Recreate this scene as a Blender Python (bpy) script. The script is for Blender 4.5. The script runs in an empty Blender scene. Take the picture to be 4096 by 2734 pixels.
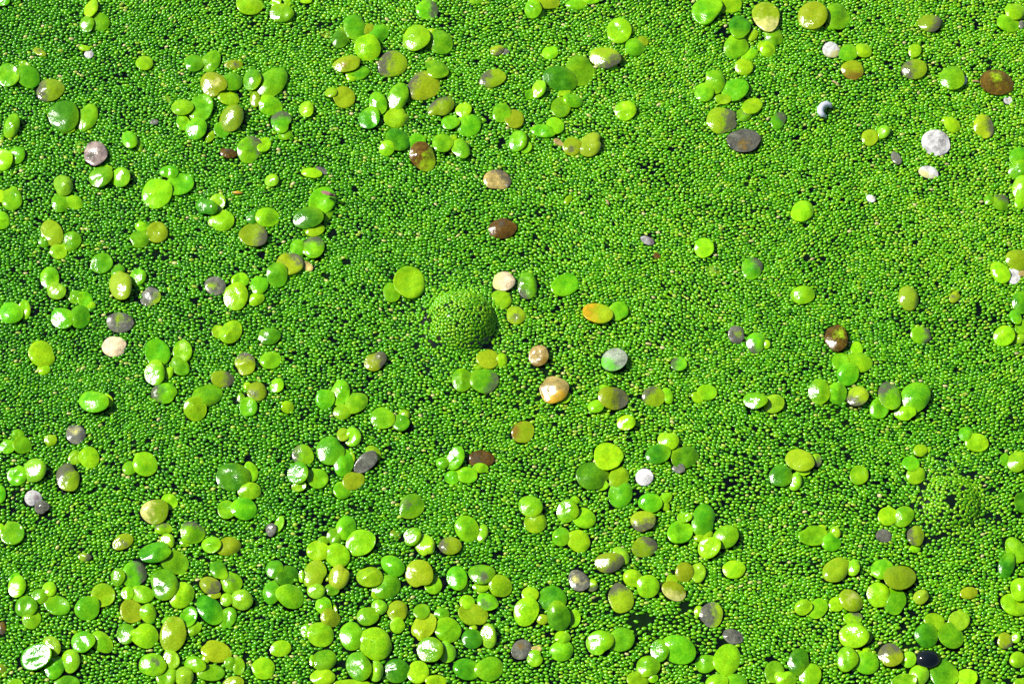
"""Pond surface seen from above: watermeal carpet with floating duckweed. 1 unit = 1 cm."""
import bpy, bmesh, math, random
import numpy as np
from mathutils import Vector, Matrix

scene = bpy.context.scene
R = math.radians

# ------------------------------------------------------------------ camera
TILT = R(27.0)          # lens axis away from plumb
DIST = 48.0             # lens to water, cm
SPAN = 16.4             # width of water in view, cm
CAM = Vector((0, -math.sin(TILT) * DIST, math.cos(TILT) * DIST))
cd = bpy.data.cameras.new("camera")
cam = bpy.data.objects.new("camera", cd)
scene.collection.objects.link(cam)
cam.location = CAM
cam.rotation_euler = (TILT, 0, 0)
cd.sensor_width = 36.0
cd.lens = 36.0 * DIST / SPAN
cd.clip_start = 0.5
cd.clip_end = 20000.0
scene.camera = cam

# ------------------------------------------------------------------ sky, sun, exposure
SUN = Vector((-0.66, 0.24, 0.71)).normalized()      # towards the sun
EL, AZ = math.asin(SUN.z), math.atan2(SUN.x, SUN.y)
world = bpy.data.worlds.new("World")
scene.world = world
world.use_nodes = True
wn = world.node_tree
sky = wn.nodes.new("ShaderNodeTexSky")
sky.sky_type = 'NISHITA'
sky.sun_disc = False
sky.sun_elevation = EL
sky.sun_rotation = AZ
wn.links.new(sky.outputs[0], wn.nodes["Background"].inputs[0])
wn.nodes["Background"].inputs[1].default_value = 0.055
sl = bpy.data.lights.new("sun", 'SUN')
sl.energy = 4.6
sl.angle = R(0.53)
sl.color = (1.0, 0.97, 0.91)
sun = bpy.data.objects.new("sun", sl)
scene.collection.objects.link(sun)
sun.rotation_euler = (-SUN).to_track_quat('-Z', 'Y').to_euler()
vs = scene.view_settings
vs.view_transform = 'Standard'
vs.look = 'None'
vs.exposure = 0.85
vs.gamma = 1.0
vs.use_curve_mapping = False
scene.cycles.max_bounces = 6
scene.cycles.sample_clamp_indirect = 4.0

PLANTS = """
2.7 1.1 14.2 9.3 0 g
91 8.2 18 12.5 -65 y; 99.7 21.8 18.5 16.3 20 g; 87.2 24.5 14.7 13.6 30 g
39.2 51.8 14.2 6 25 ok
84.5 48 11.4 5.4 10 y
88.8 53.9 8.7 7.1 0 w
144.6 63.2 15.8 14.7 0 y
211.1 61 21.8 16.3 -55 g; 194 63.2 18 16.3 0 g
212 84.5 25.1 19.6 60 ot; 232.1 81.7 19.6 18 0 g; 228.9 98.1 19.6 13.1 10 y
233.8 64.3 17.4 8.7 5 ok
27.8 76.3 22.9 19.6 30 g; 7.6 75.2 20.7 21.3 0 g; 24.5 64.3 12 6.5 20 y
49.6 89.9 28.3 20.7 -10 ok@170
64.3 116.1 29.4 28.9 30 d; 87.7 117.7 26.2 17.4 -65 y; 67 129.1 15.3 7.1 0 y
12 127 21.8 14.2 -60 g; 14.2 134.6 7.6 5.4 20 y
3.3 160.2 17.4 18.5 0 y; 16.9 155.3 15.8 15.3 0 g
95.4 153.7 22.3 23.4 20 pk
81.2 146.6 15.3 9.8 -10 u
129.7 140 18 14.7 60 g; 138.9 145.5 10.9 6.5 70 y
201.1 107.9 26.2 21.8 -60 g; 182 107.3 20.2 15.8 0 y; 183.1 122.1 14.2 13.1 60 g; 196.2 129.1 20.2 20.2 0 g
210.3 136.2 12 7.6 -60 y
231.6 118.8 26.2 21.8 -60 ow; 221.8 129.7 15.3 13.6 20 g
249.6 149.3 25.1 21.8 -50 gk; 264.2 144.9 16.3 12 -60 y
271.8 82.8 32.7 23.4 -40 g; 251.7 80.1 16.3 19.6 0 d; 269.7 105.2 23.4 18 10 g; 255 99.7 9.8 14.2 0 o
249.6 6 25.1 17.4 0 y
154.2 121.5 8.2 5.4 0 k
228.3 152.6 16.3 9.8 10 bk
166.7 98.1 10.9 5.4 45 u
281.6 13.1 22.3 16.3 10 g; 275.6 2.2 10.9 6.5 0 y; 287.6 2.2 6.5 7.6 0 y
306.1 0.5 10.9 5.4 0 y
427.1 9.3 21.8 17.4 10 gk@0
476.1 1.1 13.1 4.9 0 g
354.6 27.2 26.2 20.2 75 g; 341 37.6 19.6 15.8 -60 d; 357.4 37.6 12 7.6 -30 y
377 34.3 24 17.4 -30 g; 369.3 28.9 12 10.9 -30 o; 367.7 49 25.1 20.7 10 y
325.7 32.7 12 6.5 0 u
439.1 40.9 28.3 20.7 30 g; 415.7 38.7 23.4 25.1 0 y; 430.4 30.5 8.7 4.4 0 y
347 64.3 25.1 16.3 -5 ob
357.4 73 23.4 12 -10 g; 351.4 77.4 9.8 6.5 0 y
392.2 64.3 29.4 21.8 -10 ok@190
436.4 69.2 23.4 17.4 20 g; 423.8 86.1 32.7 25.1 -15 ok@200
492.5 78.5 24 16.3 -15 ok@200
496.8 49.6 13.1 9.8 0 ok; 505.6 51.2 6.5 6.5 0 k
344.3 97 20.7 19.6 -20 o; 331.2 92.6 12 9.8 0 y
306.7 109.5 14.2 14.2 0 y
378.1 103.5 20.7 16.3 60 g; 369.3 118.8 19.6 19.6 0 d
397.7 98.1 26.2 18.5 -60 g; 396.6 118.2 23.4 16.9 -10 y
397.7 139.5 24 20.7 50 d; 386.8 148.8 14.7 12.5 10 y
422.7 156.9 26.2 22.9 60 bo; 417.3 141.7 16.3 16.3 0 g
460.9 148.2 20.7 15.3 60 g; 442.9 142.8 20.2 18.5 0 g; 453.3 136.8 6.5 5.4 0 y
468.5 124.2 23.4 20.7 0 g; 463.6 109.5 15.3 12 0 y; 450 122.6 16.3 14.2 0 g
441.3 106.8 25.6 16.9 -20 ok@-120
281.1 121.5 20.7 19.6 60 gk; 285.4 134.6 14.2 8.7 -15 y
548 2.2 22.9 12 0 o; 533.3 9.8 16.3 15.3 20 g; 542 13.6 4.9 7.6 10 y
576.3 3.8 19.6 9.8 0 g; 590.5 0.5 17.4 5.4 0 y
619.3 30.5 23.4 22.3 0 y; 621 20.2 12 5.4 0 o; 631.9 29.4 8.7 4.4 90 y
635.1 46.9 18.5 16.3 0 g; 642.8 40.9 10.9 7.6 20 o
605.2 58.3 28.3 19.6 15 ok@60; 611.2 65.4 10.9 7.6 0 y
550.1 52.3 15.8 12.5 -15 y
560 79 32.7 21.8 15 d; 580.1 70.8 28.3 26.7 -60 g; 564.3 92.1 12 6.5 -10 y
538.7 89.4 16.3 13.1 -70 yw; 530 94.3 9.8 8.2 0 g
561 106.8 19.1 19.6 0 g; 572.5 100.8 19.6 13.1 15 g
555 125.3 17.4 16.3 60 y; 543.6 130.8 24 12.5 10 g
558.3 141.7 10.4 5.4 35 t
590.5 144.9 23.4 19.6 -40 ow; 571.9 146.6 16.9 16.3 0 ok
501.8 112.2 17.4 18.5 40 g; 514.2 118.8 19.6 17.4 40 o
518 141.1 17.4 18.5 20 g; 525.6 147.1 12.5 10.4 0 y
625.3 111.2 20.7 16.9 -5 y
704.9 10.9 25.1 24.5 70 g; 729.4 4.4 24 15.3 0 y
739.8 26.2 21.8 20.7 60 d; 736 47.4 24 19.6 -10 g; 753.4 35.4 12 8.2 -60 y
749.6 53.4 16.3 11.4 -20 y
743.6 67 17.4 14.7 20 y
765.9 15.8 27.2 25.6 70 ot; 773.6 36 19.6 16.3 60 g; 767.6 49 14.2 14.2 0 y; 761 46.3 6.5 8.7 0 y
714.7 81.7 21.8 18.5 60 g; 704.3 92.1 18 18 0 g
734.9 89.9 26.2 20.2 -15 g; 722.9 99.2 15.3 8.7 10 y
752.3 105.7 19.6 15.3 -20 y; 744.1 114.4 14.7 13.1 20 gk
722.3 119.9 29.4 24 -10 ok@10
744.1 140.6 31.6 22.9 10 kb
812.7 16.3 27.2 25.1 20 o; 837.7 15.8 24 24 -20 g; 814.3 26.7 12 8.2 0 y; 831.2 26.7 8.7 4.4 0 y
831.2 50.1 16.3 14.2 0 wt
848.6 52.3 18 15.8 0 g; 863.4 50.1 16.3 13.1 15 y
852.5 70.3 21.8 16.3 10 ob@100
929.8 23.4 21.8 16.3 10 ok@20
914.6 50.7 12.5 12 0 y
914 69.7 25.1 16.9 0 ok@180
952.2 77.9 24 21.8 20 g; 962.5 79 8.7 9.8 0 w; 953.8 87.2 9.8 5.4 0 y
996.9 82.3 32.7 23.4 5 bo; 1008.3 87.2 10.9 8.7 -30 y
1008.3 99.7 8.2 7.1 0 wt
778.4 120.4 16.3 13.6 -50 gk@-30
869.9 136.8 15.8 15.3 0 o; 883 132.4 13.1 11.4 -40 yw
936.4 142.8 28.3 22.9 10 w
952.2 124.8 15.8 12.5 30 y; 945.6 119.9 7.6 7.6 0 y
983.8 126.4 22.9 17.4 70 ok@0
896.1 158 13.1 8.7 60 k
1014.8 10.9 18 17.4 0 y; 1008.3 23.4 21.3 15.3 10 g
1021.4 24 5.4 7.6 0 k
100.8 176.7 24 18.5 -10 g; 121 177.8 18.5 17.4 40 yw; 107.3 168.6 9.8 6.5 0 y
63.2 185.5 20.7 17.4 50 yw
59.9 202.4 16.3 17.4 0 g; 74.7 201.8 15.3 13.1 20 y
179.3 183.8 28.3 20.2 -15 g; 156.4 193.6 27.8 26.7 -40 y; 168.9 171.8 17.4 12 0 g
11.4 198.5 20.2 20.2 0 g; 1.1 195.3 8.7 12 0 y; 13.1 188.7 7.6 5.4 0 y
2.2 220.3 14.2 16.9 0 y
51.8 232.9 25.1 20.7 60 o; 44.1 241.6 10.9 9.8 0 d
70.8 241 19.6 17.4 -30 g; 58.3 251.4 16.3 13.1 10 y
101.4 263.4 22.3 17.4 -10 g
156.9 231.8 20.2 19.6 10 o; 139.5 238.3 18.5 16.9 -20 g; 156.4 224.2 8.7 6 0 y; 141.7 225.8 12.5 9.8 0 y
207.1 207.8 21.8 13.6 15 d; 216.9 203.4 17.4 15.3 -30 yw
222.3 220.3 22.9 18.5 0 y; 212.5 221.4 8.7 8.7 0 y
237.6 192.5 10.9 3.8 5 seed
49.6 277 20.7 18 100 g; 56.7 291.2 18.5 15.3 20 yw
121 285.2 28.3 21.8 80 ow; 118.2 272.1 14.2 14.2 0 g; 137.9 277 16.3 14.7 -30 g
150.4 296.1 19.6 17.4 -45 ko
215.2 285.2 20.7 17.4 10 ko
235.9 296.1 25.1 23.4 90 y; 240.3 279.7 17.4 14.2 -10 y
259.4 284.1 18.5 16.3 -50 g; 256.1 298.8 16.3 10.9 -20 y
85 299.3 16.3 14.2 40 g; 75.2 296.6 13.1 12 0 g; 90.5 304.8 9.8 6.5 -20 y
10.9 312.4 24 19.6 10 g; 24.5 309.7 16.3 12 90 y
62.1 317.9 22.9 19.6 20 g; 80.1 316.8 21.8 18.5 110 g
119.9 322.8 25.1 17.4 10 ko
231 331.5 25.1 18.5 -50 y; 218.5 331 13.1 12 0 y
267.4 217.1 22.3 17.4 -10 g; 252.7 217.6 13.1 10.9 0 d
253.8 235 28.3 21.8 20 ok
271.8 180.6 13.6 12 0 yw
311.6 172.4 20.7 9.8 10 y; 321.4 170.2 12 6.5 20 k
322.5 200.2 28.3 24 -60 g; 308.3 218.2 28.9 19.6 0 d; 314.8 229.6 18.5 12 -10 y; 327.4 214.9 12 8.7 -50 y
313.2 247 21.8 21.3 0 gk@-90; 298 247 15.3 15.3 0 g
289.8 263.4 26.2 20.7 10 ok@-40; 277.3 275.4 20.7 20.2 60 g
307.2 265.6 13.1 7.6 30 t
409.7 281.9 31.6 27.8 70 y; 391.7 292.3 18.5 16.3 80 g
497.4 179.5 26.2 18.5 5 tk
503.9 184.9 7.6 4.9 0 w
502.3 228.5 25.1 19.6 -10 bk
503.9 281.4 20.7 18 0 ct
500.7 299.3 20.2 18 10 y
269.6 335.9 20.7 15.8 0 d
568.1 199.1 9.8 6 -50 y
647.7 240.5 14.2 6.5 15 wk
704 248.1 18.5 16.9 20 y
751.8 268.3 20.7 19.1 -30 gk@-30
527.3 285.7 25.1 17.4 80 gk@150
564.9 284.6 26.2 20.7 -25 g
597.5 313 28.3 19.6 15 oa@180; 618.3 311.3 18.5 17.4 0 g
515.8 314.6 18 17.4 0 ok
714.7 269.9 14.2 12 0 u
736.5 334.2 16.3 15.3 0 ko
756.1 341.8 19.1 18.5 0 gk; 765.9 344 8.2 7.6 0 yw
656.9 255.2 7.6 4.4 30 b
802.3 211.1 22.3 19.6 -30 y
802.9 294.4 22.3 16.9 -5 y
871 198 8.7 6.5 35 wt
928.7 171.8 18 12 10 wt
1018.7 170.8 19.6 13.1 -10 g; 1018.7 155.5 18 15.3 0 g
1021.9 187.6 21.8 18 90 yw; 1020.8 202.4 12 10.9 0 y
1000.7 201.8 17.4 14.2 20 gk@-60; 988.7 199.6 9.8 8.7 90 g
1017.6 259.6 22.9 18.5 20 o
1000.1 272.1 21.8 15.3 55 y; 1013.7 275.4 14.2 13.1 90 w
1021.9 273.2 6.5 5.4 0 t
1021.9 302.1 19.6 18.5 90 d
1015.4 316.8 15.3 10.4 70 g; 1021.9 326.6 13.1 13.1 0 y
1003.9 336.4 19.6 18 0 y
1020.8 338.6 13.1 8.7 0 yw
908.6 298.3 21.8 18 70 ow; 904.8 289.5 12 6.5 -20 o
954.9 296.1 12 9.3 -60 ok
920.6 334.8 21.8 14.2 10 gk@0
836.1 338 25.1 21.3 75 bo
42 354 25.6 23.4 50 y; 43.6 368.7 12.5 10.4 0 y
114.2 345.9 23.4 19.1 0 c
157.5 351.9 25.6 23.4 60 g; 154.8 373.1 21.8 19.6 90 g; 168.9 372.6 12 7.6 -60 y
182.5 350.8 20.7 18 100 y; 179.3 365.5 21.8 15.3 40 g
245.2 363.8 20.7 19.1 90 ok@-80
222.3 378.6 21.8 15.8 5 ok@0
207.1 394.9 29.4 20.7 -20 g; 195.6 409.1 21.8 20.7 0 y
164.6 392.7 24 19.1 0 gk@180
94.3 402 29.4 20.7 15 g; 107.3 399.8 12 9.8 50 y
256.6 390.5 18.5 18.5 0 ok; 248.5 406.3 17.4 17.4 0 g; 247.4 385.1 7.6 7.6 0 y; 240.8 397.1 8.7 7.6 90 g
75.7 433.6 18 18 0 kt
50.7 439.6 12 10.4 0 y
22.3 444.5 17.4 15.8 0 g; 18 434.1 12 10.9 0 g; 7.1 446.1 14.2 13.1 -20 g
89.4 457 19.6 18.5 90 y; 75.2 456.5 14.2 13.1 -40 y
68.1 477.2 26.2 22.9 80 ok
34.9 470.6 22.9 20.7 0 yw; 16.9 475 18.5 18.5 0 g
144.9 463 24 22.3 10 y; 129.7 466.8 14.2 13.1 -40 g; 137.9 454.3 6.5 4.4 0 y
33.2 497.3 15.8 14.7 0 wk
42 507.1 14.2 12 10 k
233.2 476.1 32.7 26.2 0 d; 250.7 471.2 18.5 13.1 70 y
249.6 490.3 21.8 16.3 0 y
244.1 508.2 24 20.7 0 g; 226.7 508.8 17.4 17.4 0 g
154.8 511.5 26.2 21.8 0 ot; 169.5 500.6 16.3 14.2 30 y
0.5 493.5 17.4 9.8 90 g
270.7 359.5 20.7 16.3 0 y
276.7 385.1 13.6 13.1 0 y
287.6 406.9 12 10.9 0 y
340.5 392.2 23.4 17.4 100 g; 324.7 399.3 17.4 18 0 g
355.7 402.5 24 18.5 -35 g; 342.6 411.2 17.4 14.2 0 y
381.9 417.2 21.8 20.2 0 g; 400.4 422.1 17.4 16.3 40 g; 404.2 414 10.9 9.8 20 yw
352.4 436.3 17.4 16.3 90 yw; 343.2 434.1 13.1 12 90 o
302.9 454.8 20.7 19.1 10 yk@180
343.7 461.9 25.1 18.5 100 g; 330.7 450.5 27.8 26.2 20 g; 351.9 456.5 10.9 6.5 80 y
366.1 461.9 26.2 14.2 -35 k; 373.2 452.7 16.3 13.1 50 y
298 472.8 20.7 19.6 20 d; 318.1 477.7 19.6 18.5 -30 y; 299 485.9 14.2 9.3 0 y
353.5 479.9 21.8 16.3 -20 o; 342.1 489.7 16.9 16.3 0 g
375.3 361.1 21.8 16.3 -20 ok@-20
488.1 358.4 21.8 18.5 15 o; 501.7 360 13.1 9.8 90 y
484.3 379.1 27.2 24.5 20 gk@20; 462 379.1 21.8 19.6 90 g; 478.3 366.6 8.7 4.4 0 y
455.4 458.7 20.7 16.3 -65 g; 442.4 462.5 12 10.9 0 g
466.3 473.9 21.8 15.3 10 g; 452.2 476.6 14.2 13.1 0 g
481 458.1 25.1 15.3 5 bk; 480.5 467.4 14.2 8.7 0 y
411.8 505.5 25.6 21.3 -30 gk
538.7 356.2 19.1 18 -30 tb
614.4 360 25.6 22.3 -20 sg
678.7 363.8 15.3 13.1 0 gk
554 389.5 28.3 24 10 ta; 565.4 397.1 12 9.8 -40 y
612.8 397.6 28.3 22.3 10 ok@0; 595.9 405.8 14.7 13.1 0 g; 604.6 387.8 10.9 7.6 20 g
653.7 396 21.8 17.4 10 ok@-150; 667.3 394.9 15.3 10.4 70 y
707.1 391.6 18.5 15.3 0 y; 697.3 397.1 12 8.7 30 y
753.9 400.9 20.2 15.3 20 g; 774 403.6 18.5 17.4 0 yw
626.4 422.7 17.4 14.2 0 y
522.9 431.4 22.9 19.6 -20 ob
668.4 440.1 20.7 16.3 20 y; 674.4 450.5 15.3 10.4 100 y; 657.5 454.3 22.9 16.9 0 d; 684.7 457 26.2 20.2 -15 d
678.7 467.9 12 8.7 10 k
609 454.8 27.8 24.5 30 y; 592.6 475 31.6 25.6 0 d; 618.8 476.1 20.7 18.5 -60 y; 620.4 493 26.2 22.3 100 g; 603 484.8 12 8.2 -20 y
644.4 476.6 15.8 15.8 0 w
650.4 502.2 22.9 17.4 10 g; 664.6 498.4 15.3 9.8 -30 y; 665.7 506.1 7.6 6.5 0 y
859.5 361.1 25.1 18.5 15 y; 840.5 360.6 16.3 16.3 0 g; 848.1 373.6 20.7 20.2 90 g; 856.8 348.6 14.2 12 90 y
818.7 391.6 22.9 18.5 80 g; 837.2 393.3 19.6 18 100 g
857.4 396.5 20.7 18.5 -20 ok@120
889.5 396 28.3 20.7 70 gk@-130; 879.2 408 18.5 19.1 0 g
915.1 397.1 28.3 27.2 -50 g; 904.8 413.4 20.7 12 5 y
966.3 433 14.2 14.2 0 g; 976.7 442.3 21.8 16.3 15 y
920.6 449.4 13.1 12 0 y; 928.7 448.8 5.4 4.4 90 y
915.7 474.5 17.4 16.3 0 y; 910.8 463 16.3 14.2 10 g
800.1 459.7 28.3 20.7 20 o; 816 459.2 13.1 10.9 90 yk; 803.4 471.2 13.1 7.6 0 y
780.5 475.5 21.8 20.7 10 d; 795.2 481.5 16.3 12 100 yw
859 474.5 18 17.4 0 y
1017.6 461.4 19.6 18.5 -30 y; 1005 459.2 10.9 9.8 90 g
1021.9 501.7 20.7 14.2 90 d
12 532.4 24 21.8 10 g; 1.1 529.1 13.1 6.5 90 y
163.5 527.5 16.3 12 0 yk
192.3 532.4 22.9 20.7 20 yk@-80; 185.3 541.1 10.9 8.7 0 y
122.6 541.1 20.7 14.2 -25 ok
84.5 556.3 13.1 7.6 10 ok
211.4 544.4 18.5 15.3 0 g; 228.3 546 24 16.3 -15 o
155.8 552 31.6 20.2 -10 d; 174.4 561.2 28.3 20.7 25 g; 167.3 541.1 14.2 14.2 0 yw
134 573.2 25.1 22.9 -60 gk; 117.7 577 16.3 12.5 90 g
141.7 592.9 24 16.3 15 g; 127.5 592.3 13.1 12 90 y
164 584.1 30.5 25.6 70 d; 181.5 594.5 26.2 21.8 -50 y
218 568.9 17.4 15.3 60 d; 232.1 582.5 20.7 17.4 -60 yk
210.3 584.7 21.8 15.3 20 ok; 214.7 593.9 13.1 7.6 0 o
241.9 599.4 20.7 18.5 20 yw; 226.7 598.8 13.1 12 0 y
210.3 609.2 30.5 21.8 50 d; 227.2 616.8 20.7 16.3 -50 g
16.9 585.2 21.8 16.9 100 y; 14.2 576 12 6.5 -30 g
39.8 595 15.3 14.2 0 g; 49.6 587.9 14.2 13.1 60 y; 57.8 604.8 24 18 15 g
26.2 605.9 21.8 19.6 0 g; 31.6 618.5 18.5 17.4 -60 y
103 593.9 22.9 21.8 -30 y; 87.2 608.1 24 20.7 0 g
131.3 610.3 22.9 20.7 60 o; 148.8 613 17.4 14.2 90 y
145.5 635.4 24 22.3 20 y; 125.9 633.2 19.6 17.4 90 g
173.3 633.7 32.7 25.1 -75 o; 168.4 620.1 13.1 8.7 0 g
188.5 616.3 20.7 16.3 -65 g; 193.4 627.7 17.4 12 -40 y
82.3 641.3 20.7 20.7 0 g; 102.4 641.3 22.9 16.3 45 y
215.8 650.6 29.4 20.7 15 o
36.5 657.1 30.5 22.9 -10 d; 51.8 645.7 19.6 16.3 50 yw; 55 667 22.9 17.4 -70 g
70.8 660.4 21.8 17.4 90 yw
67 681.7 25.1 13.1 0 d
15.3 683.3 16.3 9.8 0 y
152.6 663.7 26.2 20.7 0 gk; 171.1 658.8 18.5 15.3 50 yw; 166.7 676.2 21.8 18.5 -60 y
184.2 676.2 18.5 17.4 90 yw
195.1 663.7 20.7 14.2 10 g; 210.9 671.9 26.2 15.3 0 g; 205.4 658.8 8.7 7.6 90 y
231 662.6 13.1 12 0 g; 238.7 665.3 16.3 12 90 y
233.2 682.2 20.7 12 0 o
2.2 667.5 14.2 12 90 u
2.2 627.2 12 6.5 90 bk
278.9 523.8 16.2 8.6 -65 yw; 270.9 529.5 11.4 10.5 90 k
346 527 22.9 19.1 100 g; 334.5 536 15.2 14.3 90 g
360.5 542.7 28.6 22.9 -10 y
337.6 554.7 23.8 21 40 y; 318 549.9 21.9 18.1 0 y; 323.7 539.4 11.4 7.6 0 y
274.7 568.4 18.1 17.2 90 d; 285.9 574.7 23.8 18.1 -25 d
290.9 596.1 24.8 22.9 30 g; 271.2 592.2 21 16.2 90 g
314.7 573.4 26.7 21.9 -70 o; 316 590 17.2 14.3 10 yw; 301.7 575.7 11.4 5.7 90 y
338.9 576.6 23.8 19.1 100 ow; 331.9 588.6 14.3 11.4 0 g
323.7 604.6 17.2 15.2 50 g; 330.3 617.6 18.1 16.2 0 o; 335.1 609 9.5 4.8 80 yw
320.4 633.8 25.7 21.9 10 y; 305.9 630 13.3 9.5 90 g
280.4 647.7 20 15.2 -10 y
263.6 667.5 21.9 20 0 y
324.1 659.1 23.8 20 -20 g; 322.7 676.3 23.8 15.2 0 y; 312.2 659.5 11.4 5.7 90 y
386.2 585.8 28.6 21 -20 g; 369.4 576.2 23.8 20 0 y; 377 593.8 11.4 7.6 0 y
392.9 565.2 24.8 17.2 40 g
419 573.4 25.7 24.8 60 o; 433.3 584.2 17.2 16.2 90 y
367.9 615.1 21 18.1 0 g; 379 606.5 15.2 14.3 20 yw
397.4 610 20 19.1 60 o; 397.6 625.2 14.3 13.3 0 y
375.7 642.9 32.4 28.6 40 y; 351.7 635.1 26.7 22.9 90 g
423.7 625.6 28.6 21 -60 o; 421.8 610.9 16.2 15.2 0 g
448 629 24.8 22.9 20 g; 441.9 612.8 14.3 11.4 0 g
430.4 650 25.7 22.9 20 g; 446.6 651.3 20 17.2 80 yw
358.4 666.2 27.6 21.9 60 d; 376.5 671 19.1 13.3 100 yw
396.7 670 23.8 22.9 0 d
418 671.9 23.8 20 90 y
466.6 668.1 25.7 20 10 d; 490.5 668.1 24.8 21.9 -40 g
436.1 680.5 21 11.4 0 y
472.4 637.6 20 19.1 0 d; 488.6 635.7 21.9 15.2 80 yw; 473.3 627.1 7.6 5.7 0 y
473.3 613.8 28.6 21 10 o; 467.2 601.4 14.3 14.3 0 y
487.6 601 21 16.2 20 gk
481.9 573.4 24.8 20 10 gk; 480.9 586.1 15.2 9.5 0 y; 500.6 585.8 21 21 0 y
457.1 577.6 23.8 19.1 70 g; 463.8 586.1 10.5 6.7 -50 y
467 528.4 23.8 21.9 60 g; 482.3 532.8 17.2 10.5 -80 yw
450.4 545.2 21.9 16.2 0 ok@180
424.7 544.2 21.9 18.1 50 yw; 412.3 536.6 17.2 16.2 0 g
395.2 533.3 11.4 8.6 20 u
351.3 683 34.3 8.6 0 y
530.5 506.1 23.8 19.1 35 g; 535.3 521.3 21.9 20 0 y
583.5 516.6 23.8 19.1 30 y; 567.3 510.8 20 20 0 g; 574.9 499.4 9.5 7.6 0 y
578.7 540.4 22.9 19.1 30 y; 561.2 536 17.2 17.2 0 g
643.1 520.8 23.8 19.1 10 ok@80
644.5 546.5 24.8 18.1 -10 ok@-40
609.2 561.9 27.6 18.1 0 ok; 621 554.7 19.1 13.3 50 yw
578.7 579.8 22.9 17.2 60 kt; 592.1 584.8 11.4 10.5 90 yk
633 577.2 19.1 15.2 20 y; 648.3 586.7 21 19.1 0 y
621 597.6 26.7 23.8 70 ok@-100
674 590 22.9 18.1 20 ot; 672.1 578.5 11.4 9.5 0 y
684.5 571.5 18.1 17.2 0 o; 697.9 572.2 17.2 15.2 90 yw
734.1 568.6 21.9 17.2 0 y
703.6 519.4 30.5 22.9 -75 g; 680.3 531.2 24.8 21.9 -40 g; 684.5 516.6 14.3 9.5 0 y; 703.6 535.2 18.1 9.5 -20 y
725.5 537 23.8 21 -20 g; 708.7 548 20 19.1 0 y
552.4 597.6 26.7 23.8 30 d; 558.7 616.6 24.8 21.9 60 d; 574 617.2 16.2 12.4 90 y; 542.5 618.5 11.4 9.5 0 o
526.3 610.9 26.7 22.9 -70 y; 530.1 593.8 16.2 14.3 0 y
562.5 636.7 15.2 13.3 0 y; 561.6 650 21.9 19.1 0 g
521.5 649 21 17.2 -50 kb
534.9 657.6 15.2 15.2 0 y
536.4 647.7 10.5 5.7 0 t
598.7 642 22.9 22.9 0 g; 621.6 639.1 23.8 21.9 10 g
677.8 649.4 34.3 24.8 20 g; 659.7 650 21 17.2 80 g
648.3 665.2 21.9 21 0 g; 637.8 678.6 21 15.2 0 y; 653.1 677.6 9.5 7.6 0 y
727.8 658.6 29.5 23.8 -75 y; 705.5 662.8 19.1 17.2 0 g
716.9 681.4 21 15.2 0 y; 735 683.4 24.8 19.1 0 g
711.2 614.2 22.9 21.9 40 ko; 698.8 610.3 10.5 8.6 90 y
733.1 635.7 19.1 14.3 20 k
813.7 534.7 27.6 19.1 5 g; 830.9 540.4 19.1 18.1 10 g; 835.1 531.8 11.4 9.5 50 yw; 821.4 527 9.5 5.7 0 y
903.3 515.6 21 18.1 -40 y; 888.1 515.6 19.1 17.2 -10 y
883.7 535.2 15.2 11.4 10 k
915.7 535.6 20 16.2 80 ok@180; 914.8 548 11.4 6.7 0 y
836.2 569 26.7 21.9 -40 o; 852.8 567.5 14.3 13.3 90 yw
899.5 577.6 31.5 23.8 -15 o; 882.4 568.6 21 20 0 g; 878.6 594.7 23.8 21 60 y; 894.2 600.4 24.8 21.9 70 g
850.9 600.1 23.8 20 15 ot; 836.6 603.3 14.3 14.3 0 y
802.9 606.7 15.2 14.3 0 y; 817.6 607.5 21 17.2 -40 y
852.8 617.6 18.1 12.4 0 yk
853.8 635.7 28.6 21.9 10 y; 867.1 636.7 11.4 9.5 90 y
846.5 658 23.8 18.1 90 g; 866.2 661.4 24.8 21 30 g; 867.1 650 8.6 7.6 0 y
890 654.8 24.8 20 40 ok@-100; 908.7 659.1 15.2 13.3 90 yw
920.5 596.6 14.3 13.3 0 ow
934.8 620.5 20 15.2 20 y; 926.6 634.7 22.9 21.9 0 d; 950.6 634.7 26.7 22.9 60 g; 958.6 620.5 20 19.1 0 yw
969.1 591.9 17.2 11.4 -10 o
1015.8 549 25.7 17.2 60 y; 1006.3 565.2 21.9 15.2 100 d
1021.5 588 21 21 0 y; 1013.9 604.2 26.7 18.1 30 y
1005.3 639.5 16.2 14.3 0 ok; 1015.8 637 9.5 9.5 0 yw
1017.7 658.6 15.2 15.2 0 y
943 672.9 26.7 24.8 70 d; 966.2 677.6 20 17.2 0 y
918.6 674.8 19.1 19.1 0 yw; 904.3 681.4 24.8 15.2 -10 g
798.5 661.4 25.7 19.1 -80 d; 810.3 674.8 22.9 20 -60 y
774.7 671 21.9 18.1 80 g; 785.2 678.6 21 17.2 0 y
987.2 682.4 15.2 7.6 0 d
1019.6 682.4 11.4 9.5 0 y
"""
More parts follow.
